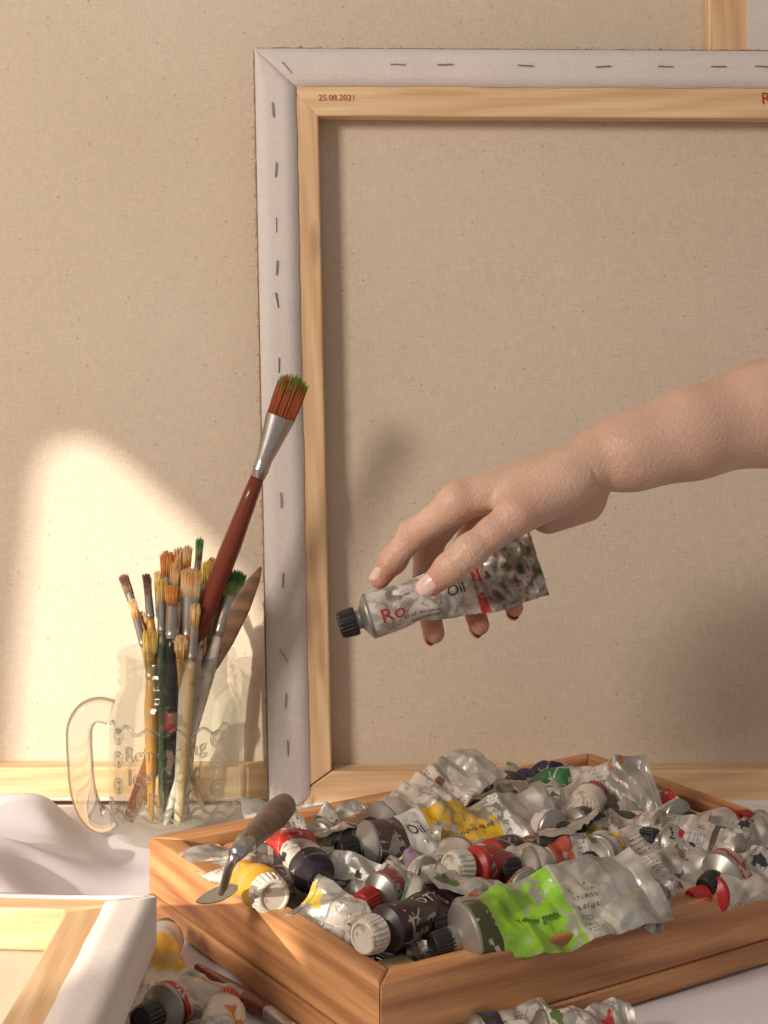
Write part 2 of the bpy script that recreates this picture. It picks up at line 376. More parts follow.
# ---------------------------------------------------------------- paint tubes
SMEARS=[srgb(150,60,50),srgb(90,110,60),srgb(60,76,120),srgb(210,170,60),srgb(120,90,60),srgb(190,186,180),srgb(50,50,54),srgb(176,110,60)]
def tube_mat(name,base=(0.8,0.78,0.75,1),band=(0.7,0.1,0.05,1),b0=.12,b1=.35,band2=None,c0=.0,c1=.0,silver=.75,text=True,wear=0.45,smear=None,seed=0.0,barcode=False,smth=.64,tailmix=False):
    t=NT(name)
    if smear is None: smear=SMEARS[int(seed*7)%len(SMEARS)]
    uv=t.n('UVMap'); sep=t.n('SeparateXYZ',Vector=uv.outputs[0]); u=sep.outputs[0]; v=sep.outputs[1]
    ob=t.coord()
    nv=t.n('TexNoise',{'noise_dimensions':'4D'},Vector=ob,Scale=50.0,Detail=4.0,W=seed)
    vj=t.math('ADD',v,t.math('MULTIPLY',t.math('SUBTRACT',nv.outputs[0],.5),.04))
    def rng(x,a,b): return t.math('MULTIPLY',t.math('GREATER_THAN',x,a),t.math('LESS_THAN',x,b))
    col=t.mix(rng(vj,b0,b1),base,band)
    if band2 is not None: col=t.mix(rng(vj,c0,c1),col,band2)
    if text:
        rows=t.math('LESS_THAN',t.math('FRACT',t.math('MULTIPLY',u,30.0)),0.5)
        rid=t.math('FLOOR',t.math('MULTIPLY',u,30.0))
        cv_=t.n('CombineXYZ',X=t.math('MULTIPLY',v,110.0),Y=t.math('MULTIPLY',rid,7.13),Z=t.math('MULTIPLY',u,60.0))
        gl=t.n('TexNoise',Vector=cv_,Scale=1.0,Detail=0.0)
        g=t.math('GREATER_THAN',gl.outputs[0],0.5)
        blk=t.n('TexNoise',Vector=t.n('CombineXYZ',X=t.math('MULTIPLY',v,4.0),Y=t.math('MULTIPLY',u,5.0),Z=seed),Scale=1.0,Detail=0.0)
        reg=t.math('MULTIPLY',t.math('GREATER_THAN',blk.outputs[0],0.46),rng(v,b1+.04,.80))
        col=t.mix(t.math('MULTIPLY',t.math('MULTIPLY',rows,g),t.math('MULTIPLY',reg,.75)),col,(0.06,0.05,0.06,1))
    if barcode:
        bn=t.n('TexNoise',{'noise_dimensions':'1D'},W=t.math('MULTIPLY',v,190.0),Scale=1.0,Detail=0.0)
        bc=t.math('GREATER_THAN',bn.outputs[0],0.5)
        r=t.math('MULTIPLY',rng(v,.45,.72),rng(u,.17,.30))
        col=t.mix(r,col,t.mix(bc,(.8,.8,.8,1),(.02,.02,.02,1)))
    n2=t.n('TexNoise',{'noise_dimensions':'4D'},Vector=ob,Scale=150.0,Detail=4.0,W=seed+3)
    n3=t.n('TexNoise',{'noise_dimensions':'4D'},Vector=ob,Scale=28.0,Detail=1.0,W=seed+5)
    vw=t.n('TexVoronoi',{'feature':'DISTANCE_TO_EDGE','voronoi_dimensions':'4D'},Vector=ob,Scale=85.0,W=seed)
    edge=t.math('LESS_THAN',vw.outputs['Distance'],.035)
    wr=t.math('GREATER_THAN',t.math('ADD',t.math('ADD',t.math('MULTIPLY',n2.outputs[0],.6),t.math('MULTIPLY',n3.outputs[0],.4)),t.math('MULTIPLY',edge,.06)),1.0-wear)
    sil=t.math('MAXIMUM',wr,t.math('GREATER_THAN',vj,silver))
    foil=t.mix(n3.outputs[0],(.60,.57,.53,1),(.36,.34,.31,1))
    if tailmix:
        nm_=t.n('TexNoise',Vector=ob,Scale=130.0,Detail=3.0)
        fo2=t.ramp(nm_.outputs[0],[(.34,srgb(70,86,66)),(.43,srgb(150,144,134)),(.56,srgb(206,198,190)),(.63,srgb(170,110,102)),(.72,srgb(90,80,72))])
        foil=t.mix(t.math('GREATER_THAN',vj,silver),foil,fo2)
    col=t.mix(sil,col,foil)
    met=t.math('MULTIPLY',sil,.55)
    n6=t.n('TexNoise',{'noise_dimensions':'4D'},Vector=ob,Scale=65.0,Detail=5.0,W=seed+21)
    gr=t.ramp(n6.outputs[0],[(.46,(0,0,0,1)),(.68,(1,1,1,1))])
    col=t.mix(t.math('MULTIPLY',gr,.55),col,srgb(98,82,66))
    sm_=t.math('GREATER_THAN',nv.outputs[0],smth)
    col=t.mix(sm_,col,smear); met=t.math('MULTIPLY',met,t.math('SUBTRACT',1.0,sm_))
    ro=t.math('MULTIPLY_ADD',n2.outputs[0],.3,.32)
    t.base(Base_Color=col,Roughness=ro,Metallic=met)
    hgt=t.math('ADD',t.math('MINIMUM',vw.outputs['Distance'],.25),t.math('MULTIPLY',n2.outputs[0],.18))
    t.bump(hgt,.45,.0012)
    return t.m
silver_m=simple('tube_shoulder_metal',(.42,.40,.37,1),.42,.8)

def tri(x): 
    x=x-math.floor(x); return 4*abs(x-.5)-1
def tube_geo(L,R,t0=.15,t1=.75,crumple=1.0,seed=0,bend=0.0,capr=.62,capl=.013,curl=0.0,NX=100,NA=80,twist=0.0):
    rnd=random.Random(seed)
    folds=[]
    for i in range(11):
        an=rnd.uniform(-1.35,1.35)
        if i<5: folds.append((math.cos(an),math.sin(an),rnd.uniform(16,52),rnd.random(),rnd.uniform(.5,1.1)))
        elif i<9: folds.append((math.cos(an),math.sin(an),rnd.uniform(60,105),rnd.random(),rnd.uniform(.20,.36)))
        else: folds.append((math.cos(an),math.sin(an),rnd.uniform(120,170),rnd.random(),rnd.uniform(.08,.14)))
    so=rnd.uniform(0,50)
    pl=[(rnd.uniform(0,2*math.pi),rnd.uniform(12,45),rnd.random(),rnd.uniform(-1.2,1.2)) for _ in range(6)]
    def S(x,th,off=0.0):
        t=x/L; s=sstep(t0,t1,t); b=R*(1-s)+.0007*s
        if t>.93: b=max(b,.0013)
        a=R+(math.pi/2-1)*(R-b)*.92
        a*=1+.07*crumple*noise.noise(Vector((x*45,so,math.cos(th))))
        ct,st_=math.cos(th),math.sin(th)
        y=(a+off)*ct; z=(b+off)*st_
        w=sstep(.02,.25,t)*crumple
        zc=0
        for (cx,cy,fr,ph,am) in folds: zc+=am*tri((x*cx+y*cy)*fr+ph)
        zc*=.00130*w*(.30+.70*s)
        dn=0
        for (pa,fr,ph,sl) in pl: dn+=max(0,tri(x*fr+ph+sl*math.sin(th))) * max(0,math.cos(th-pa))
        z-=b*.20*w*dn*st_; y-=b*.08*w*dn*ct
        z+=zc
        y+=b*.10*w*noise.noise(Vector((x*60,th*1.5,so+4)))
        if twist:
            q=twist*t*t; y,z=y*math.cos(q)-z*math.sin(q),y*math.sin(q)+z*math.cos(q)
        z+=bend*(x/L)**2*L + curl*(y*y)*s*20
        return Vector((x,y,z))
    mb=MB(); v=[];f=[];uv=[]
    for i in range(NX+1):
        x=L*i/NX
        for k in range(NA+1):
            v.append(S(x,2*math.pi*k/NA)); uv.append((k/NA,i/NX))
    for i in range(NX):
        for k in range(NA):
            a=i*(NA+1)+k; f.append((a,a+NA+1,a+NA+2,a+1)[::-1])
    f.append(tuple(NX*(NA+1)+k for k in range(NA)))
    mb.add(v,f,0,uv)
    def xl(prof,m,seg=30,mod=None):
        vv,ff=lathe(prof,seg,mod); mb.add([(z,r1,r2) for (r1,r2,z) in vv],ff,m)
    r0=R
    xl([(r0,0),(r0*1.02,-.0012),(r0*.98,-.0022),(r0*.5,-.0055),(r0*.42,-.0060),(r0*.42,-.010)],1)
    cr=R*capr; e=-.0080
    def fl(a,z): return 1+.03*(1 if math.sin(a*22)>0 else -1)*(1 if (e-.0012>z>e-capl+.0012) else 0)
    xl([(cr*.3,e+.0002),(cr*.95,e),(cr,e-.001),(cr,e-.0015),(cr*.97,e-capl*.5),(cr*.93,e-capl+.0016),(cr*.86,e-capl+.0003),(cr*.8,e-capl),(cr*.7,e-capl),(cr*.66,e-capl+.0008),(0.0001,e-capl+.0008)],2,88,fl)
    return mb,S,(.0080+capl)
tcount=[0]
def make_tube(name,C,T,hint,mat,R=.0125,cap='white',parent=None,seed=None,labels=(),ring=None,**k):
    tcount[0]+=1; seed=seed if seed is not None else tcount[0]*17
    k.setdefault('capl',.010)
    C=Vector(C);T=Vector(T); capl=k['capl']; hd=.0080+capl
    tot=(T-C).length; L=max(tot-hd,.035)
    mb,S,_=tube_geo(L,R,seed=seed,**k)
    X=(T-C).normalized(); m=frame(C+X*hd,X,hint)
    o=mb.obj(name,[mat,ring or silver_m,M[cap] if isinstance(cap,str) else cap],True,None,True,17)
    o.matrix_world=m
    for (txt,size,x0,th0,mt,rot) in labels:
        vv,ff=text_verts(txt,size)
        out=[]
        for (a,b,_) in vv:
            if rot: a,b=-b,a
            x=min(max(x0*L+a,0.0005),L); th=th0-(b/(R*1.25)); out.append(S(x,th,.00045))
        lo=mesh_obj('label_text',out,ff,[mt],None,False); lo.parent=o
    return o

W_=srgb(206,196,186); SIL=srgb(188,181,172)
def TM(**k):
    TM.i+=1; k.setdefault('seed',TM.i*1.37); return tube_mat('tube_label_%02d'%TM.i,**k)
TM.i=0
UP=Vector((0,0,1))
def PT(c,t,hint,mat,name='paint_tube',R=.0125,crumple=1.2,**k):
    dz=-.005 if c[2]>.03 else 0
    c=(c[0],c[1],c[2]+dz); t=(t[0],t[1],t[2]+dz)
    return make_tube(name,at_z(*c),at_z(*t),UP+Vector(hint),mat,R=R*.74,crumple=crumple*1.3,**k)

hm=TM(base=srgb(204,196,188),band=srgb(190,30,34),b0=.60,b1=.655,silver=.66,wear=.455,text=False,tailmix=True,smear=srgb(130,110,98),smth=.63)
held=make_tube('paint_tube',at_d(339,626,.846),at_d(539,562,.852),Vector((0,-1,.15)),hm,R=.0120,cap='black',seed=5,t0=.1,t1=.85,crumple=1.8,capr=.62,capl=.010,
    labels=[('Ro',.012,.12,1.75,M['red'],False),('Oil',.008,.50,1.62,M['ink'],False),('37 ml  oil colour',.0030,.28,2.1,M['ink'],False),('fine artist paint',.0028,.30,2.35,M['ink'],False),('Cadmium',.0036,.63,1.6,M['white'],True),('series 1  light fast',.0026,.28,1.05,M['ink'],False)])

Y_=srgb(226,180,40); RD=srgb(180,34,38); BLK=(.025,.025,.03,1)
blk_ring=simple('dark_ring',(.03,.02,.03,1),.4); red_ring=simple('red_ring',srgb(170,32,32),.4); yel_ring=simple('yellow_ring',srgb(212,160,50),.4)
PT((338,850,.060),(556,812,.060),(0,-.7,0),TM(band=Y_,b0=.32,b1=.66,band2=srgb(70,50,48),c0=0,c1=.16,silver=.74,wear=.41,smth=.68),R=.0160,crumple=.95,t0=.0,t1=.4,cap='black',capr=.5,
   labels=[('Oil',.009,.23,1.5,M['ink'],False),('yellow ochre 46 ml',.0038,.5,1.7,M['ink'],False)])
PT((362,838,.050),(484,760,.074),(-.5,-.9,0),TM(base=W_,band=W_,b0=.05,b1=.5,silver=.7,wear=.46),R=.0165,crumple=1.1,t0=.0,t1=.4,cap='black')
PT((476,795,.05),(572,777,.048),(0,-.5,0),TM(base=srgb(24,30,66),band=srgb(18,22,50),silver=.95,wear=.36,text=False),R=.014,cap='black',crumple=1.0)
PT((543,822,.042),(655,783,.066),(-.2,-1.0,0),TM(base=SIL,band=W_,b0=.1,b1=.3,silver=.5,wear=.47),R=.0190,crumple=1.3,t0=.0,t1=.25,cap='black')
PT((750,820,.050),(616,858,.048),(0,-.7,0),TM(band=W_,base=W_,silver=.9,wear=.38,barcode=True),R=.0140,cap='redcap',crumple=.7,t0=.1,t1=.9,ring=red_ring)
PT((738,846,.042),(632,886,.046),(0,-.7,0),TM(base=W_,band=RD,b0=0,b1=.12,silver=.9,wear=.38,barcode=True),R=.0140,cap='redcap',crumple=.7,t0=.1,t1=.9,ring=red_ring)
PT((690,900,.044),(800,872,.044),(0,-.4,0),TM(base=W_,band=W_,silver=.9,wear=.40,barcode=True),R=.0120,cap='redcap',crumple=.8,ring=red_ring)
PT((704,888,.048),(784,828,.058),(-.2,-.9,0),TM(base=W_,band=RD,b0=0,b1=.14,silver=.75,wear=.45),R=.0150,crumple=1.2,t0=0,t1=.35,cap='black',capr=.5)
PT((432,946,.048),(652,880,.058),(0,-.7,0),TM(base=srgb(190,188,172),band=srgb(140,196,44),b0=.10,b1=.52,band2=srgb(60,66,30),c0=0,c1=.10,silver=.70,wear=.43,smear=srgb(150,158,120),smth=.62),R=.0195,crumple=1.0,t0=0,t1=.35,cap='black',capr=.42,
   labels=[('Yellow green',.0045,.34,1.75,M['ink'],False)])
PT((450,868,.060),(572,862,.046),(0,-.4,0),TM(base=W_,band=srgb(150,36,30),b0=0,b1=.3,silver=.8,wear=.43),R=.0135,cap='white',ring=red_ring,capr=.85)
PT((472,862,.054),(560,840,.046),(0,-.4,0),TM(base=W_,band=srgb(70,60,60),b0=0,b1=.3,silver=.8,wear=.43),R=.012,cap='white',ring=red_ring,capr=.85)
PT((362,938,.054),(496,888,.050),(0,-.6,0),TM(base=srgb(58,30,40),band=srgb(44,24,34),silver=.7,wear=.42,text=False,smth=.68),R=.0140,cap='white',ring=blk_ring,capr=.8,t0=.2,t1=.7,crumple=.9,
   labels=[('OTTO',.009,.36,1.5,M['white'],False)])
PT((458,908,.044),(325,880,.050),(0,-.8,0),TM(base=SIL,band=srgb(90,120,90),silver=.6,wear=.47),R=.0145,crumple=1.2,t0=0,t1=.35,cap='black')
PT((400,958,.034),(300,904,.048),(-.3,-.7,0),TM(base=W_,band=W_,silver=.6,wear=.46,smear=srgb(196,170,70),smth=.62),R=.0150,crumple=1.3,t0=0,t1=.35,cap='black')
PT((500,872,.054),(612,856,.055),(0,-.8,0),TM(base=W_,band=srgb(176,74,52),b0=.25,b1=.55,silver=.75,wear=.43),R=.0135,crumple=1.0,cap='black',t1=.5)
PT((552,832,.054),(655,812,.052),(0,-.8,0),TM(base=srgb(40,46,36),band=BLK,silver=.85,wear=.42,text=False),R=.0135,cap='black',crumple=1.1,t1=.5)
PT((600,910,.044),(708,864,.052),(0,-.8,0),TM(base=W_,band=W_,silver=.65,wear=.46),R=.0160,crumple=1.2,t0=0,t1=.35,cap='black')
PT((325,890,.052),(266,803,.070),(.5,-.7,0),TM(base=W_,band=RD,b0=.28,b1=.62,band2=BLK,c0=0,c1=.10,silver=.85,wear=.38),R=.0140,cap='black',ring=blk_ring,t0=.1,t1=.75,crumple=.7,capl=.008,
   labels=[('Oil',.008,.45,1.4,M['white'],False)])
PT((274,897,.052),(206,850,.046),(0,-.4,0),TM(base=W_,band=srgb(214,160,50),b0=0,b1=.22,silver=.8,wear=.43),R=.0140,cap='white',ring=yel_ring,capr=.9,crumple=1.0)
PT((455,884,.050),(345,862,.048),(0,-.8,0),TM(base=W_,band=srgb(150,120,150),silver=.7,wear=.46,smear=srgb(150,120,150),smth=.62),R=.0140,crumple=1.1,t0=0,t1=.4,cap='black')
PT((520,815,.048),(430,792,.048),(0,-.8,0),TM(base=W_,band=W_,silver=.7,wear=.46),R=.0140,crumple=1.1,t0=0,t1=.4,cap='black')
PT((360,905,.048),(440,858,.052),(0,-.8,0),TM(base=W_,band=srgb(150,60,70),b0=.0,b1=.15,silver=.8,wear=.45),R=.0130,crumple=1.1,cap='redcap',t1=.5)
PT((640,838,.050),(740,858,.050),(0,-.8,0),TM(base=W_,band=RD,b0=.0,b1=.2,silver=.8,wear=.45),R=.0140,crumple=1.2,t0=0,t1=.4,cap='black')
PT((545,902,.046),(480,850,.050),(0,-.8,0),TM(base=W_,band=RD,b0=.4,b1=.55,silver=.75,wear=.46),R=.0135,crumple=1.2,t0=0,t1=.4,cap='black')
PT((300,850,.048),(372,812,.052),(0,-.8,0),TM(base=SIL,band=srgb(60,90,70),b0=.1,b1=.3,silver=.7,wear=.47),R=.0135,crumple=1.2,t0=0,t1=.4,cap='black')
PT((700,828,.050),(640,800,.054),(0,-.8,0),TM(base=W_,band=RD,b0=.4,b1=.6,silver=.8,wear=.46),R=.0135,crumple=1.2,t0=0,t1=.4,cap='black')
PT((575,838,.056),(500,806,.058),(0,-.8,0),TM(base=W_,band=srgb(90,80,120),b0=.4,b1=.6,silver=.75,wear=.45),R=.0135,crumple=1.2,t0=0,t1=.4,cap='black')
PT((770,862,.050),(672,836,.056),(0,-.8,0),TM(base=W_,band=srgb(60,60,70),b0=.3,b1=.4,silver=.8,wear=.44,barcode=True),R=.0135,crumple=1.1,t0=0,t1=.45,cap='white')
PT((430,926,.050),(540,900,.052),(0,-.8,0),TM(base=SIL,band=srgb(190,60,50),b0=.1,b1=.3,silver=.7,wear=.46),R=.0125,crumple=1.2,t0=0,t1=.4,cap='black')
PT((560,880,.054),(640,900,.050),(0,-.8,0),TM(base=W_,band=srgb(70,110,70),b0=.1,b1=.3,silver=.7,wear=.46),R=.0125,crumple=1.2,t0=0,t1=.4,cap='black')
PT((395,842,.056),(330,870,.052),(0,-.8,0),TM(base=W_,band=srgb(170,50,60),b0=.1,b1=.3,silver=.7,wear=.46),R=.0125,crumple=1.2,t0=0,t1=.4,cap='black')
# outside the crate
PT((166,928,.012),(148,1012,.014),(0.2,-.3,0),TM(base=W_,band=srgb(222,170,50),b0=.2,b1=.45,silver=.8,wear=.45),R=.0135,crumple=1.0,cap='black',t1=.5)
PT((140,1022,.016),(212,984,.013),(0,-.4,0),TM(base=SIL,band=RD,b0=0,b1=.1,silver=.5,wear=.48),R=.015,crumple=1.2,cap='black',t1=.4)
PT((228,998,.012),(206,1090,.011),(0,-.2,0),TM(base=W_,band=W_,silver=.8,wear=.4),R=.0130,cap='redcap',crumple=.7)
PT((505,1036,.012),(640,1026,.011),(0,-.3,0),TM(base=W_,band=RD,b0=.6,b1=.75,silver=.85,wear=.42),R=.0130,cap='white',crumple=1.0)
PT((440,1040,.010),(500,1028,.011),(0,-.3,0),TM(base=SIL,band=BLK,b0=0,b1=.3,silver=.85,wear=.42),R=.0105,cap='black',crumple=1.0)

pile_mats=[TM(base=W_,band=c,b0=a,b1=b,silver=s,wear=.455,smear=smr,smth=.62) for c,a,b,s,smr in [
 (RD,.1,.4,.8,None),(srgb(30,60,140),.1,.35,.8,None),(srgb(50,110,60),.2,.5,.8,srgb(70,90,50)),(Y_,.1,.35,.8,None),(srgb(120,60,40),.15,.4,.8,srgb(120,90,70)),
 (W_,.1,.2,.5,None),(W_,.1,.2,.7,srgb(190,186,180)),(BLK,.05,.35,.8,None),(srgb(170,60,90),.1,.3,.8,None),(srgb(210,110,50),.2,.45,.8,None)]]
big=MB(); rnd=random.Random(21); nm=len(pile_mats); NF=135
for i in range(NF):
    a=rnd.uniform(.035,BL-.035); b=rnd.uniform(.032,BW-.032); yaw=rnd.uniform(0,2*math.pi); Lh=rnd.uniform(.036,.052)
    def cl2(q): return Vector((min(max(q.x,.027),BL-.027),min(max(q.y,.027),BW-.027)))
    e0=cl2(Vector((a,b))-Vector((math.cos(yaw),math.sin(yaw)))*Lh); e1=cl2(Vector((a,b))+Vector((math.cos(yaw),math.sin(yaw)))*Lh)
    edge=min(a,BL-a,b,BW-b)
    z=.013+(.028+.010*sstep(.04,.09,edge))*(i/NF)
    z-=0.010*(1-sstep(.02,.07,edge))*(i/NF)
    C=bp(e0.x,e0.y,z+rnd.uniform(-.004,.004)); T=bp(e1.x,e1.y,z+rnd.uniform(-.004,.007))
    if (T-C).length<.054: continue
    R=rnd.uniform(.0076,.0106); capl=.009; hd=.0080+capl; L=(T-C).length-hd
    mb,S,_=tube_geo(L,R,t0=rnd.uniform(-.1,.08),t1=rnd.uniform(.22,.55),crumple=rnd.uniform(.9,1.5),seed=500+i,capl=capl,capr=rnd.choice([.5,.55,.75]),NX=56,NA=44,bend=rnd.uniform(-.03,.10),twist=rnd.uniform(-.5,.5))
    X=(T-C).normalized(); m=frame(C+X*hd,X,UP+Vector((rnd.uniform(-.5,.5),rnd.uniform(-.9,.2),0)))
    mi=rnd.randrange(nm); capm=rnd.choice([nm+1,nm+2,nm+2,nm+2,nm+3])
    big.add([m@Vector(p) for p in mb.v],mb.f,[mi if q==0 else (nm if q==1 else capm) for q in mb.m],mb.uv)
big.obj('paint_tube_pile',pile_mats+[silver_m,M['white'],M['black'],M['redcap']],True,None,True,20)

# ---------------------------------------------------------------- palette knife
kn=empty('palette_knife',at_z(243,846,.076))
def kid(o,e): o.parent=e; o.matrix_parent_inverse=Matrix.Translation(-e.location); return o
hw=wood('grey_handle_wood',srgb(150,124,104),srgb(98,78,66),wamt=.1)
A=at_z(287,803,.072); B=at_z(243,846,.078)
hp=[A+(B-A)*s for s in (0,.02,.08,.25,.5,.75,.9,.97,1.0)]
v,f=sweep(hp,[.002,.0045,.0064,.0072,.0064,.0054,.0048,.0046,.0036],20); kid(mesh_obj('handle',v,f,[hw]),kn)
K1=at_z(236,854,.079); K2=at_z(229,868,.072); K3=at_z(224,886,.062); K4=at_z(221,892,.056)
v,f=sweep([B+(A-B)*.06,B,K1],[.0050,.0046,.0036],16); kid(mesh_obj('ferrule',v,f,[M['steel']]),kn)
v,f=sweep([K1,(K1+K2)/2,K2,K3,K4],[.0026,.0024,.0022,.002,.0018],12); kid(mesh_obj('shank',v,f,[M['steel']]),kn)
K5=at_z(196,902,.048); n_=Vector((0,-.35,1))
bl=[]
K0=at_z(238,888,.055); dv=K5-K0; s_=dv.cross(n_).normalized()
for s,w in ((0,.0015),(.15,.004),(.35,.0055),(.6,.005),(.85,.003),(1,.0005)): bl+=[K0+dv*s+s_*w,K0+dv*s-s_*w]
top=[p+n_.normalized()*.0006 for p in bl]; nb=len(bl)
f=[]
for i in range(5):
    a=2*i; f+=[(a,a+2,a+3,a+1),(nb+a,nb+a+1,nb+a+3,nb+a+2),(a,nb+a,nb+a+2,a+2),(a+1,a+3,nb+a+3,nb+a+1)]
f+=[(0,1,nb+1,nb),(10,nb+10,nb+11,11)]
kid(mesh_obj('blade',bl+top,f,[M['steel']],None,False),kn)

# ---------------------------------------------------------------- glass jar
JC=Vector((-0.1295,1.0,0.0002))
jar=empty('glass_mason_jar',JC)
prof=[(.0001,.001),(.030,.0015),(.035,0),(.0395,.0025),(.0412,.008),(.0415,.014),(.0398,.0165),(.0415,.019),(.0418,.045),(.0415,.072),(.0405,.080),(.0375,.087),(.0350,.0905),(.0343,.093),(.0362,.0945),(.0368,.096),(.0350,.0975),(.0343,.100),(.0360,.1015),(.0360,.103),(.0343,.1045),(.0343,.1065),(.0364,.108),(.0372,.1105),(.0362,.1128),(.0340,.1136),(.0322,.112),(.0312,.105),(.0312,.094),(.0330,.088),(.0365,.080),(.0380,.070),(.0382,.020),(.037,.012),(.033,.0085),(.0001,.008)]
def flute(a,z): 
    return 1+(.008*math.cos(a*6) if .01<z<.08 else 0)
v,f=lathe(prof,120,flute)
g=mesh_obj('glass_body',v,f,[M['glass']]); g.parent=jar
ang=math.radians(188)
def jl(r,z): return (r*math.cos(ang),r*math.sin(ang),z)
def crsmooth(hpts,n=5):
    P=[Vector(p) for p in hpts]; Q=[]
    for i in range(len(P)-1):
        p0=P[max(i-1,0)];p1=P[i];p2=P[i+1];p3=P[min(i+2,len(P)-1)]
        for k in range(n):
            t=k/n; Q.append(.5*((2*p1)+(p2-p0)*t+(2*p0-5*p1+4*p2-p3)*t*t+(3*p1-p0-3*p2+p3)*t**3))
    Q.append(P[-1]); return Q
Q=crsmooth([jl(.0405,.076),jl(.048,.078),jl(.055,.0755),jl(.0595,.068),jl(.0600,.058),jl(.0595,.048),jl(.0585,.034),jl(.056,.022),jl(.0515,.013),jl(.046,.009),jl(.0405,.012)])
v,f=sweep(Q,[.0054]*len(Q),20,True,1.5,(0,1,0)); mesh_obj('handle',v,f,[M['glass3']]).parent=jar
for txt,sz,z in (('Refreshing',.0125,.060),('Ice Cold',.0140,.046),('DRINK',.0125,.032)):
    vv,ff=text_verts(txt,sz,.0007,1.0)
    out=[]
    for (a,b,c_) in vv:
        th=-math.pi/2-.06+a/.042; r=.0422+c_; out.append((r*math.cos(th),r*math.sin(th),z+b+.12*a))
    mesh_obj('embossed_text',out,ff,[M['glass2']],None,False).parent=jar
mb=MB()
for (z0,am,ph) in ((.072,.0022,0),(.024,.0025,1),(.020,.0016,2.2)):
    pts=[]
    for k in range(61):
        th=-math.pi/2-1.15+2.3*k/60; r=.0422*(1+.008*math.cos(th*6)); pts.append((r*math.cos(th),r*math.sin(th),z0+am*math.sin(k*.62+ph)))
    v,f=sweep(pts,[.0009]*61,8); mb.add(v,f)
for sgn in (-1,1):
    for zc_ in (.036,.052,.066):
        pts=[]
        for k in range(40):
            q=k/39*4*math.pi; rr=.0055*(1-k/48); th=-math.pi/2-.06+sgn*(.80)+rr*math.cos(q)/.042
            pts.append((.0424*math.cos(th),.0424*math.sin(th),zc_+rr*math.sin(q)))
        v,f=sweep(pts,[.0008]*40,8); mb.add(v,f)
mb.obj('embossed_scrolls',[M['glass2']]).parent=jar

# ---------------------------------------------------------------- brushes
hcol={}
def hm_(name,c,r=.3):
    if name not in hcol: hcol[name]=simple('brush_handle_'+name,c,r,0,.08,90,stain=srgb(150,130,110))
    return hcol[name]
def bris(c1,c2,name,a=.45,b=.62):
    t=NT('bristle_'+name); at=t.n('Attribute',{'attribute_name':'tipf'})
    n=t.n('TexNoise',Vector=t.coord(),Scale=240.0,Detail=2.0)
    f_=t.math('ADD',at.outputs['Fac'],t.math('MULTIPLY',t.math('SUBTRACT',n.outputs[0],.5),.8))
    t.base(Base_Color=t.ramp(f_,[(a,c1),(b,c2)]),Roughness=.6); return t.m
dirty_steel=simple('painted_ferrule',(.50,.48,.45,1),.35,.85,.2,80,stain=srgb(190,150,110))
def brush(name,tip,base,w,blen,flen,hr,hmat,bmat,ferr=None,flat=.4,splay=1.15,seed=0,bands=()):
    tip=Vector(tip);base=Vector(base);ax=(tip-base).normalized();tot=(tip-base).length
    e=empty(name,base); rnd=random.Random(seed)
    up=Vector((1,0,0)); up=(up-ax*up.dot(ax)).normalized(); sd=ax.cross(up)
    hl=tot-blen-flen
    ss=[0,.02,.1,.35,.6,.8,.93,1.0]; rr=[.35,.55,.65,.9,1.15,1.25,1.0,.85]
    v,f=sweep([base+ax*hl*s for s in ss],[hr*r for r in rr],14,True,1,up)
    for (a,b,mt) in bands:
        vb,fb=sweep([base+ax*hl*(a+(b-a)*q/4) for q in range(5)],[hr*(np.interp(a+(b-a)*q/4,ss,rr)+.06) for q in range(5)],14,True,1,up)
        kid(mesh_obj('handle_band',vb,fb,[mt]),e)
    kid(mesh_obj('handle',v,f,[hmat]),e)
    vv=[];ff=[];N=18;rings=[(0,hr*.95,1),(.08,hr*1.0,1),(.1,hr*1.08,1),(.14,hr*1.08,1),(.16,hr,1),(.3,hr*1.02,1),(1.0,w,flat)]
    for (s,r,fl_) in rings:
        for k in range(N):
            a=2*math.pi*k/N; vv.append(base+ax*(hl-.001+flen*s)+up*(r*math.cos(a))+sd*(r*fl_*math.sin(a)))
    for i in range(len(rings)-1):
        for k in range(N):
            k2=(k+1)%N; ff.append((i*N+k,i*N+k2,(i+1)*N+k2,(i+1)*N+k))
    kid(mesh_obj('ferrule',vv,ff,[ferr or dirty_steel]),e)
    mb=MB(); tf=[]
    root=base+ax*(hl+flen-.003)
    for k in range(max(80,int(w*42000))):
        a=rnd.uniform(0,2*math.pi); q=math.sqrt(rnd.random())
        x=q*math.cos(a)*w*.93; y=q*math.sin(a)*w*flat*.93
        ln=(blen+.003)*rnd.uniform(.80,1.0)*(1-.12*q*q)
        p0=root+up*x+sd*y
        p1=root+ax*ln*.5+up*x*(1+(splay-1)*.6)+sd*y*1.1
        p2=root+ax*ln+up*(x*splay+rnd.uniform(-.0007,.0007))+sd*(y*splay*.9+rnd.uniform(-.0005,.0005))
        v,f=sweep([p0,p1,p2],[.00032,.00030,.00012],4); mb.add(v,f); tf+=[0]*4+[.5]*4+[1]*4
    o=mb.obj('bristles',[bmat]); at=o.data.attributes.new('tipf','FLOAT','POINT'); at.data.foreach_set('value',tf); kid(o,e)
    return e
def jar_brush(i,tx,ty,dd,mx,md,**k):
    tip=at_d(tx,ty,1.0+dd); mouth=at_d(mx,655,1.0+md)
    t=(tip.z-.009)/(tip.z-mouth.z); b=tip+(mouth-tip)*t
    off=Vector((b.x-JC.x,b.y-JC.y)); 
    if off.length>.031: off=off.normalized()*.031
    b=Vector((JC.x+off.x,JC.y+off.y,.0105))
    brush('paintbrush',tip,b,seed=i,**k)
nat=bris(srgb(206,156,92),srgb(230,194,140),'natural'); org=bris(srgb(196,132,78),srgb(226,150,78),'orange')
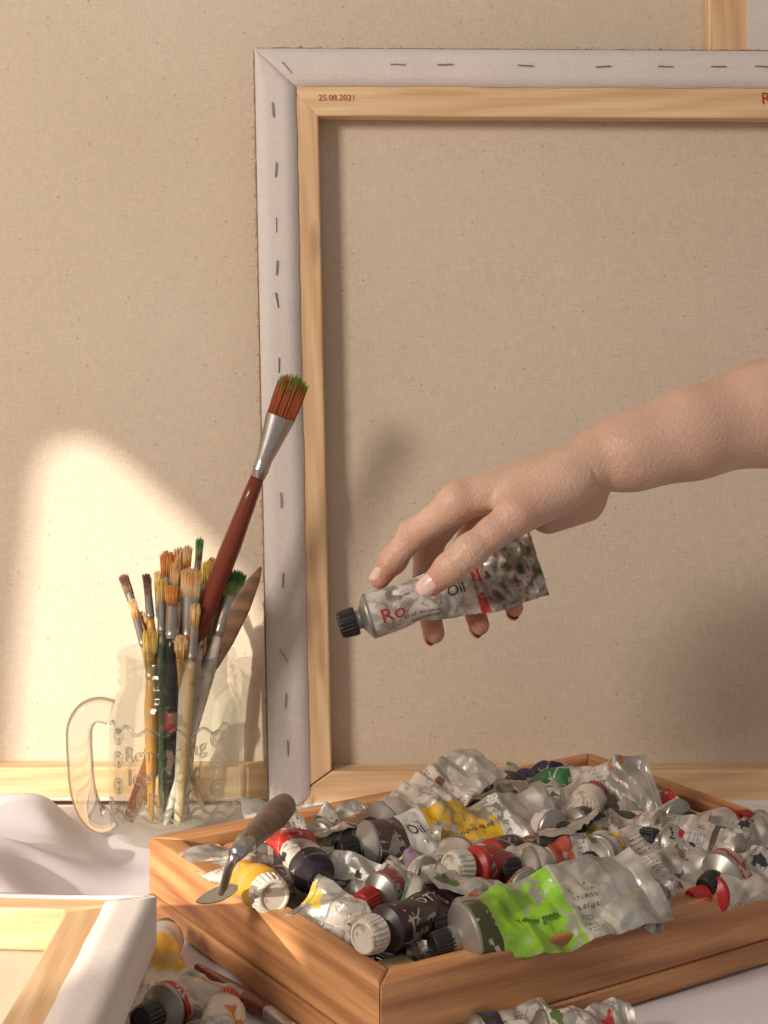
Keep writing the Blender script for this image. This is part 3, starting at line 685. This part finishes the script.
grn=bris(srgb(140,150,100),srgb(64,130,74),'green',.5,.75); brg=bris(srgb(160,84,44),srgb(110,150,50),'brown_green',.84,1.02)
gry=bris(srgb(150,120,100),srgb(120,84,72),'grey'); ylw=bris(srgb(216,188,120),srgb(228,192,90),'yellow'); wht=bris(srgb(222,194,156),srgb(232,184,128),'white')
pale=hm_('pale',srgb(222,190,140)); blk=hm_('black',srgb(34,30,34)); rd=hm_('red',srgb(160,46,36)); mah=simple('brush_handle_mahogany',srgb(122,56,36),.25,0,.08,90)
grnh=hm_('green',srgb(70,90,70)); gold=simple('brass',(.75,.5,.2,1),.3,1.0); cream=hm_('cream',srgb(215,205,190)); och=hm_('ochre',srgb(204,146,64))
jar_brush(1,297,374,-.02,190,-.01,w=.0092,blen=.027,flen=.040,hr=.0050,hmat=mah,bmat=brg,ferr=M['steel'],flat=.33,splay=1.14)
S_=dict(flat=.7,splay=1.2)
jar_brush(2,122,573,.01,150,.005,w=.0028,blen=.012,flen=.018,hr=.0024,hmat=pale,bmat=gry,**S_)
jar_brush(3,146,572,-.012,154,-.01,w=.0024,blen=.012,flen=.016,hr=.0026,hmat=och,bmat=gry,**S_)
jar_brush(4,157,570,.012,162,.015,w=.0022,blen=.011,flen=.018,hr=.0026,hmat=cream,bmat=nat,**S_)
jar_brush(5,168,549,.0,166,-.005,w=.0042,blen=.016,flen=.022,hr=.0032,hmat=cream,bmat=org,**S_)
jar_brush(6,180,546,.015,176,.015,w=.0036,blen=.014,flen=.02,hr=.003,hmat=pale,bmat=nat,**S_)
jar_brush(7,188,544,-.002,183,.0,w=.0024,blen=.013,flen=.02,hr=.0028,hmat=rd,bmat=nat,**S_)
jar_brush(8,200,536,.01,192,.01,w=.0022,blen=.014,flen=.018,hr=.0028,hmat=grnh,bmat=grn,**S_)
jar_brush(9,209,560,.0,200,.0,w=.004,blen=.014,flen=.02,hr=.003,hmat=pale,bmat=ylw,**S_)
jar_brush(10,192,566,-.018,187,-.018,w=.0062,blen=.018,flen=.026,hr=.004,hmat=cream,bmat=wht,flat=.35,splay=1.1)
jar_brush(11,237,568,-.005,213,-.01,w=.0055,blen=.016,flen=.026,hr=.0036,hmat=cream,bmat=grn,flat=.4,splay=1.45)
jar_brush(12,172,584,-.022,172,-.02,w=.0034,blen=.012,flen=.02,hr=.0040,hmat=blk,bmat=org,bands=((.50,.60,rd),),**S_)
jar_brush(13,151,628,-.015,151,-.015,w=.0046,blen=.014,flen=.016,hr=.0034,hmat=och,bmat=ylw,ferr=gold,**S_)
jar_brush(14,181,634,-.024,181,-.022,w=.004,blen=.014,flen=.03,hr=.0032,hmat=och,bmat=nat,ferr=gold,**S_)
jar_brush(15,216,600,.018,205,.018,w=.003,blen=.012,flen=.02,hr=.0028,hmat=grnh,bmat=org,**S_)
jar_brush(16,163,600,.02,158,.02,w=.003,blen=.012,flen=.02,hr=.0028,hmat=pale,bmat=nat,**S_)
jar_brush(17,204,588,-.01,198,-.012,w=.003,blen=.014,flen=.022,hr=.003,hmat=cream,bmat=org,**S_)
jar_brush(18,176,560,-.008,170,-.01,w=.003,blen=.014,flen=.02,hr=.003,hmat=och,bmat=wht,**S_)
jar_brush(19,140,610,.01,150,.01,w=.003,blen=.012,flen=.02,hr=.0028,hmat=och,bmat=nat,**S_)
jar_brush(20,210,575,.012,196,.012,w=.0032,blen=.014,flen=.02,hr=.0028,hmat=rd,bmat=wht,**S_)
jar_brush(21,186,580,.01,180,.01,w=.003,blen=.014,flen=.02,hr=.0028,hmat=pale,bmat=ylw,**S_)
jar_brush(22,225,590,.006,208,.004,w=.003,blen=.014,flen=.02,hr=.0028,hmat=pale,bmat=nat,**S_)
jar_brush(23,162,578,-.014,162,-.014,w=.0028,blen=.013,flen=.02,hr=.0028,hmat=grnh,bmat=ylw,**S_)
jar_brush(24,196,602,-.022,192,-.022,w=.0030,blen=.013,flen=.022,hr=.0028,hmat=pale,bmat=nat,**S_)
jar_brush(25,131,598,-.006,146,-.006,w=.0024,blen=.012,flen=.018,hr=.0024,hmat=och,bmat=nat,**S_)
jar_brush(26,213,556,.016,200,.016,w=.0028,blen=.014,flen=.02,hr=.0028,hmat=pale,bmat=nat,**S_)
tip=at_d(261,567,.992); mo=at_d(214,655,.99); b=tip+(mo-tip)*((tip.z-.011)/(tip.z-mo.z)); 
off=Vector((b.x-JC.x,b.y-JC.y)); off=off if off.length<.031 else off.normalized()*.031; b=Vector((JC.x+off.x,JC.y+off.y,.011))
sp=[];sr=[]
for s,r in ((0,.003),(.3,.0032),(.55,.0035),(.62,.0055),(.72,.0068),(.85,.0062),(.95,.0036),(1,.0008)):
    sp.append(b+(tip-b)*s); sr.append(r)
v,f=sweep(sp,sr,16,True,.22,(1,0,0)); mesh_obj('wooden_spatula',v,f,[wood('dark_spatula_wood',srgb(150,112,84),srgb(90,64,50))])
brush('paintbrush',at_z(306,1036,.0045),at_z(196,966,.0045),w=.003,blen=.012,flen=.018,hr=.0032,hmat=mah,bmat=nat,seed=44)

# ---------------------------------------------------------------- hand and forearm (implicit surface)
HD=0.85
def h(px,py,dd): return np.array(at_d(px,py,HD+dd),dtype=np.float32)
xs=np.concatenate([np.arange(h(362,500,0)[0],h(625,500,0)[0],.0010),np.arange(h(625,500,0)[0],.42,.0030)]).astype(np.float32)
ys=np.arange(HD-.052,HD+.10,.0011).astype(np.float32)
zs=np.arange(.140,.345,.0011).astype(np.float32)
G=np.stack(np.meshgrid(xs,ys,zs,indexing='ij'),-1)
def cone(a,b,ra,rb):
    ba=b-a; t=np.clip(((G-a)@ba)/float(ba@ba),0,1)
    p=G-a-t[...,None]*ba
    return np.sqrt(np.einsum('...i,...i',p,p))-(ra+(rb-ra)*t)
def smin(a,b,k):
    hh=np.maximum(k-np.abs(a-b),0)/k; return np.minimum(a,b)-hh*hh*k*.25
def chain(js,k=.004):
    d=None
    for (a,ra),(b,rb) in zip(js[:-1],js[1:]):
        c=cone(a,b,ra,rb); d=c if d is None else smin(d,c,k)
    return d
mm=.001
palm=chain([(h(1130,335,.085),36*mm),(h(900,372,.05),31*mm),(h(768,413,.03),25.2*mm),(h(690,434,.02),20.8*mm),(h(630,452,.012),16.8*mm),(h(600,458,.012),14.8*mm)],.02)
palm=smin(palm,chain([(h(690,434,.030),17*mm),(h(600,459,.026),13.5*mm)]),.012)
kn_i=h(455,505,.000); kn_m=h(461,500,.020); kn_r=h(483,500,.038); kn_p=h(508,508,.053)
W1=h(585,464,.006); W2=h(585,464,.018); W3=h(588,468,.028); W4=h(590,474,.034)
for (a,b,ra,rb) in [(W1,kn_i,12.6,8.9),(W2,kn_m,12.6,9.1),(W3,kn_r,12.6,8.8),(W4,kn_p,11.6,8.0)]:
    palm=smin(palm,cone(a,b,ra*mm,rb*mm),.007)
palm=smin(palm,cone(h(572,484,.0),h(525,505,-.008),12*mm,10.2*mm),.010)   # thenar
palm=smin(palm,cone(h(584,501,.034),h(548,515,.038),11.8*mm,10.5*mm),.010)     # hypothenar
palm=smin(palm,cone(h(560,452,.010),h(460,490,.003),2.8*mm,3.2*mm),.004)
palm=smin(palm,cone(h(560,450,.022),h(468,485,.020),2.8*mm,3.2*mm),.004)
for kp in (kn_i,kn_m,kn_r):        # knuckle heads
    palm=smin(palm,np.sqrt(((G-(kp+np.array([.001,0,.003],dtype=np.float32)))**2).sum(-1))-8.2*mm,.004)
palm=smin(palm,cone(h(610,434,.026),h(604,437,.028),7*mm,6*mm),.008)
fingers=[
 [(kn_i,9.0*mm),(h(414,534,.014),7.8*mm),(h(393,560,.016),6.7*mm),(h(380,579,.010),5.4*mm)],
 [(kn_m,9.0*mm),(h(428,545,.034),7.9*mm),(h(424,592,.028),6.9*mm),(h(434,633,.010),5.8*mm)],
 [(kn_r,8.6*mm),(h(466,552,.046),7.5*mm),(h(468,592,.032),6.7*mm),(h(479,625,.012),5.7*mm)],
 [(kn_p,7.7*mm),(h(504,552,.054),6.8*mm),(h(507,584,.036),6.1*mm),(h(514,608,.015),5.1*mm)],
 [(h(560,490,-.004),10.6*mm),(h(515,516,-.018),9.9*mm),(h(493,533,-.022),8.1*mm),(h(470,551,-.0255),8.5*mm),(h(450,568,-.0245),7.7*mm),(h(432,584,-.022),6.3*mm)]]
res=None
for i,js in enumerate(fingers):
    c=chain(js,.003 if i<4 else .004)
    for (p,r) in js[1:-1]:
        if i<4: c=smin(c,np.sqrt(((G-p)**2).sum(-1))-r*1.08,.003)
    e_=smin(palm,c,.006 if i<4 else .009)
    res=e_ if res is None else np.minimum(res,e_)
def crease(p,axis,w,amp,rad):
    global res
    axis=axis/np.linalg.norm(axis)
    q=G-p; pl=q@axis; r2=np.einsum('...i,...i',q,q)
    res=res+amp*np.exp(-(pl/w)**2)*np.exp(-r2/(rad*rad))
th=fingers[4]; thI=th[3][0]; ax=(th[3][0]-th[1][0])
for o_,am in ((-.0044,.0005),(-.0022,.0008),(0,.0011),(.0022,.0008),(.0044,.0004)):
    crease(thI+ax/np.linalg.norm(ax)*o_+np.array([0,-.008,0],dtype=np.float32),ax,.0008,am,.009)
for k in range(4):
    js=fingers[k]; a2=js[2][0]-js[0][0]
    for o_ in (-.0035,-.001,.0015,.004): crease(js[1][0]+a2/np.linalg.norm(a2)*o_,a2,.0008,.0007,.012)
crease(h(600,487,-.005),h(612,457,.01)-h(570,475,.01)*1.0,.0012,.0010,.012)
def surface_nets(Fv,xs,ys,zs):
    ins=Fv<0
    c=sum(ins[i:ins.shape[0]-1+i,j:ins.shape[1]-1+j,k:ins.shape[2]-1+k].astype(np.int8) for i in (0,1) for j in (0,1) for k in (0,1))
    act=(c>0)&(c<8); I,J,K=np.nonzero(act); n=len(I)
    vid=-np.ones(act.shape,dtype=np.int64); vid[I,J,K]=np.arange(n)
    cor=[(i,j,k) for i in (0,1) for j in (0,1) for k in (0,1)]
    val=[Fv[I+i,J+j,K+k] for i,j,k in cor]; P=[np.stack([xs[I+i],ys[J+j],zs[K+k]],-1) for i,j,k in cor]
    acc=np.zeros((n,3)); cnt=np.zeros(n)
    for a in range(8):
        for b in range(a+1,8):
            if sum(abs(x-y) for x,y in zip(cor[a],cor[b]))!=1: continue
            cr=(val[a]<0)!=(val[b]<0); den=np.where(cr,val[a]-val[b],1); t=np.where(cr,val[a]/den,0)
            acc+=cr[:,None]*(P[a]+t[:,None]*(P[b]-P[a])); cnt+=cr
    V_=acc/cnt[:,None]; quads=[]
    for axx in range(3):
        s1=[slice(1,-1)]*3; s2=[slice(1,-1)]*3; s1[axx]=slice(0,-1); s2[axx]=slice(1,None)
        a=ins[tuple(s1)]; b=ins[tuple(s2)]; ii=np.nonzero(a!=b); inner=a[ii]
        idx=[ii[q]+(0 if q==axx else 1) for q in range(3)]
        p,q=(axx+1)%3,(axx+2)%3
        def cell(dp,dq):
            x=[idx[0].copy(),idx[1].copy(),idx[2].copy()]; x[p]=x[p]+dp; x[q]=x[q]+dq; return vid[x[0],x[1],x[2]]
        Q_=np.stack([cell(-1,-1),cell(0,-1),cell(0,0),cell(-1,0)],-1)
        Q_[~inner]=Q_[~inner][:,::-1]; quads.append(Q_)
    return V_,np.concatenate(quads)
VV,QQ=surface_nets(res,xs,ys,zs)
VV=VV.astype(np.float64)
def skin_mat():
    t=NT('skin'); at=t.n('Attribute',{'attribute_name':'flush'}); v=t.coord()
    n=t.n('TexNoise',Vector=v,Scale=30.0,Detail=4.0); n2=t.n('TexNoise',Vector=v,Scale=900.0,Detail=2.0)
    f=t.ramp(n.outputs[0],[(.30,(0,0,0,1)),(.72,(1,1,1,1))])
    base=t.mix(f,srgb(202,163,142),srgb(218,183,162))
    nv=t.n('TexNoise',Vector=t.coord(scale=(.5,1,1)),Scale=34.0,Detail=1.0)
    vein=t.ramp(t.math('ABSOLUTE',t.math('SUBTRACT',nv.outputs[0],.5)),[(.0,(1,1,1,1)),(.022,(0,0,0,1))])
    base=t.mix(t.math('MULTIPLY',vein,.10),base,srgb(150,142,146))
    col=t.mix(at.outputs['Fac'],base,srgb(196,116,96))
    t.base(Base_Color=col,Roughness=.46,Subsurface_Weight=.08,Subsurface_Radius=(.004,.0015,.0008))
    t.b.inputs['Subsurface Scale'].default_value=1.0
    w=t.n('TexVoronoi',Vector=v,Scale=520.0)
    t.bump(t.math('ADD',n2.outputs[0],w.outputs[0]),.42,.0007); return t.m
hand=mesh_obj('human_hand',VV,[tuple(int(a) for a in q) for q in QQ],[skin_mat()])
fl=np.zeros(len(VV))
for k,js in enumerate(fingers):
    for idx_,amp,rr_ in ((-1,.7,.010),(1,.36,.010),(2,.28,.009),(0,.26,.012)):
        if k==4 and idx_==0: continue
        d=np.linalg.norm(VV-js[idx_][0],axis=1); fl=np.maximum(fl,amp*np.exp(-(d/rr_)**2*.8))
a_=hand.data.attributes.new('flush','FLOAT','POINT'); a_.data.foreach_set('value',fl)
s_m=hand.modifiers.new('smooth','SMOOTH'); s_m.factor=.5; s_m.iterations=2
nail_m=simple('fingernail',srgb(230,198,186),.22,0,.03); polish=simple('nail_polish',srgb(236,160,132),.25,0,.05)
def nail(js,out,mat,w=.0052,l=.0068,shift=.0):
    tip=Vector(js[-1][0]); pr=Vector(js[-2][0]); ax=(tip-pr).normalized(); N=Vector(out); N=(N-ax*N.dot(ax)).normalized(); r=js[-1][1]
    sd=ax.cross(N); c=tip+ax*shift; vv=[];n=12;m_=10
    for i in range(n+1):
        for j in range(m_+1):
            a=-1+2*i/n; b=-1+2*j/m_
            ww=w*math.sqrt(max(0,1-abs(a)**3.2*.9)); x=b*ww
            lift=math.sqrt(max(0,(r*1.03)**2-x*x)); lift-= .0006*(a*a)+ (0.0012 if abs(b)>.99 or abs(a)>.99 else 0)
            vv.append(c+ax*(a*l)+sd*x+N*(lift+.0003))
    ff=[(i*(m_+1)+j,(i+1)*(m_+1)+j,(i+1)*(m_+1)+j+1,i*(m_+1)+j+1) for i in range(n) for j in range(m_)]
    o=mesh_obj('fingernail',vv,ff,[mat]); o.parent=hand; return o
nail(fingers[4],(-.25,-1,.45),nail_m,.0052,.0070,.0005)
nail(fingers[0],(-.7,-.45,.6),nail_m,.0040,.0050,-.001)
for k in (1,2,3): nail(fingers[k],(-.2,-.5,-1),polish,.0038,.0042,.001)

# ---------------------------------------------------------------- light
wd=bpy.data.worlds.new('w'); sc.world=wd; wd.use_nodes=True
wd.node_tree.nodes['Background'].inputs[0].default_value=(1.0,.92,.84,1); wd.node_tree.nodes['Background'].inputs[1].default_value=.32
sl=bpy.data.lights.new('sun','SUN'); sl.energy=5.6; sl.angle=math.radians(.7); sl.color=(1,.89,.74)
so=bpy.data.objects.new('sun',sl); so.rotation_euler=SUN.to_track_quat('-Z','Y').to_euler(); so.location=(-3,-3,3); COL.objects.link(so)
al=bpy.data.lights.new('window_light','AREA'); al.size=.30; al.energy=14.5; al.color=(1,.89,.77)
ao=bpy.data.objects.new('window_light',al); ao.location=(-.95,-.05,.80); ao.rotation_euler=(Vector((.02,1.0,.22))-Vector(ao.location)).to_track_quat('-Z','Y').to_euler(); COL.objects.link(ao)

cam=bpy.data.cameras.new('camera'); co=bpy.data.objects.new('camera',cam); COL.objects.link(co)
co.location=(0,0,CH); co.rotation_euler=(math.pi/2,0,0); cam.sensor_width=36; cam.lens=F/1024*36; cam.shift_y=-(512-HY)/1024
cam.clip_start=.01
sc.camera=co
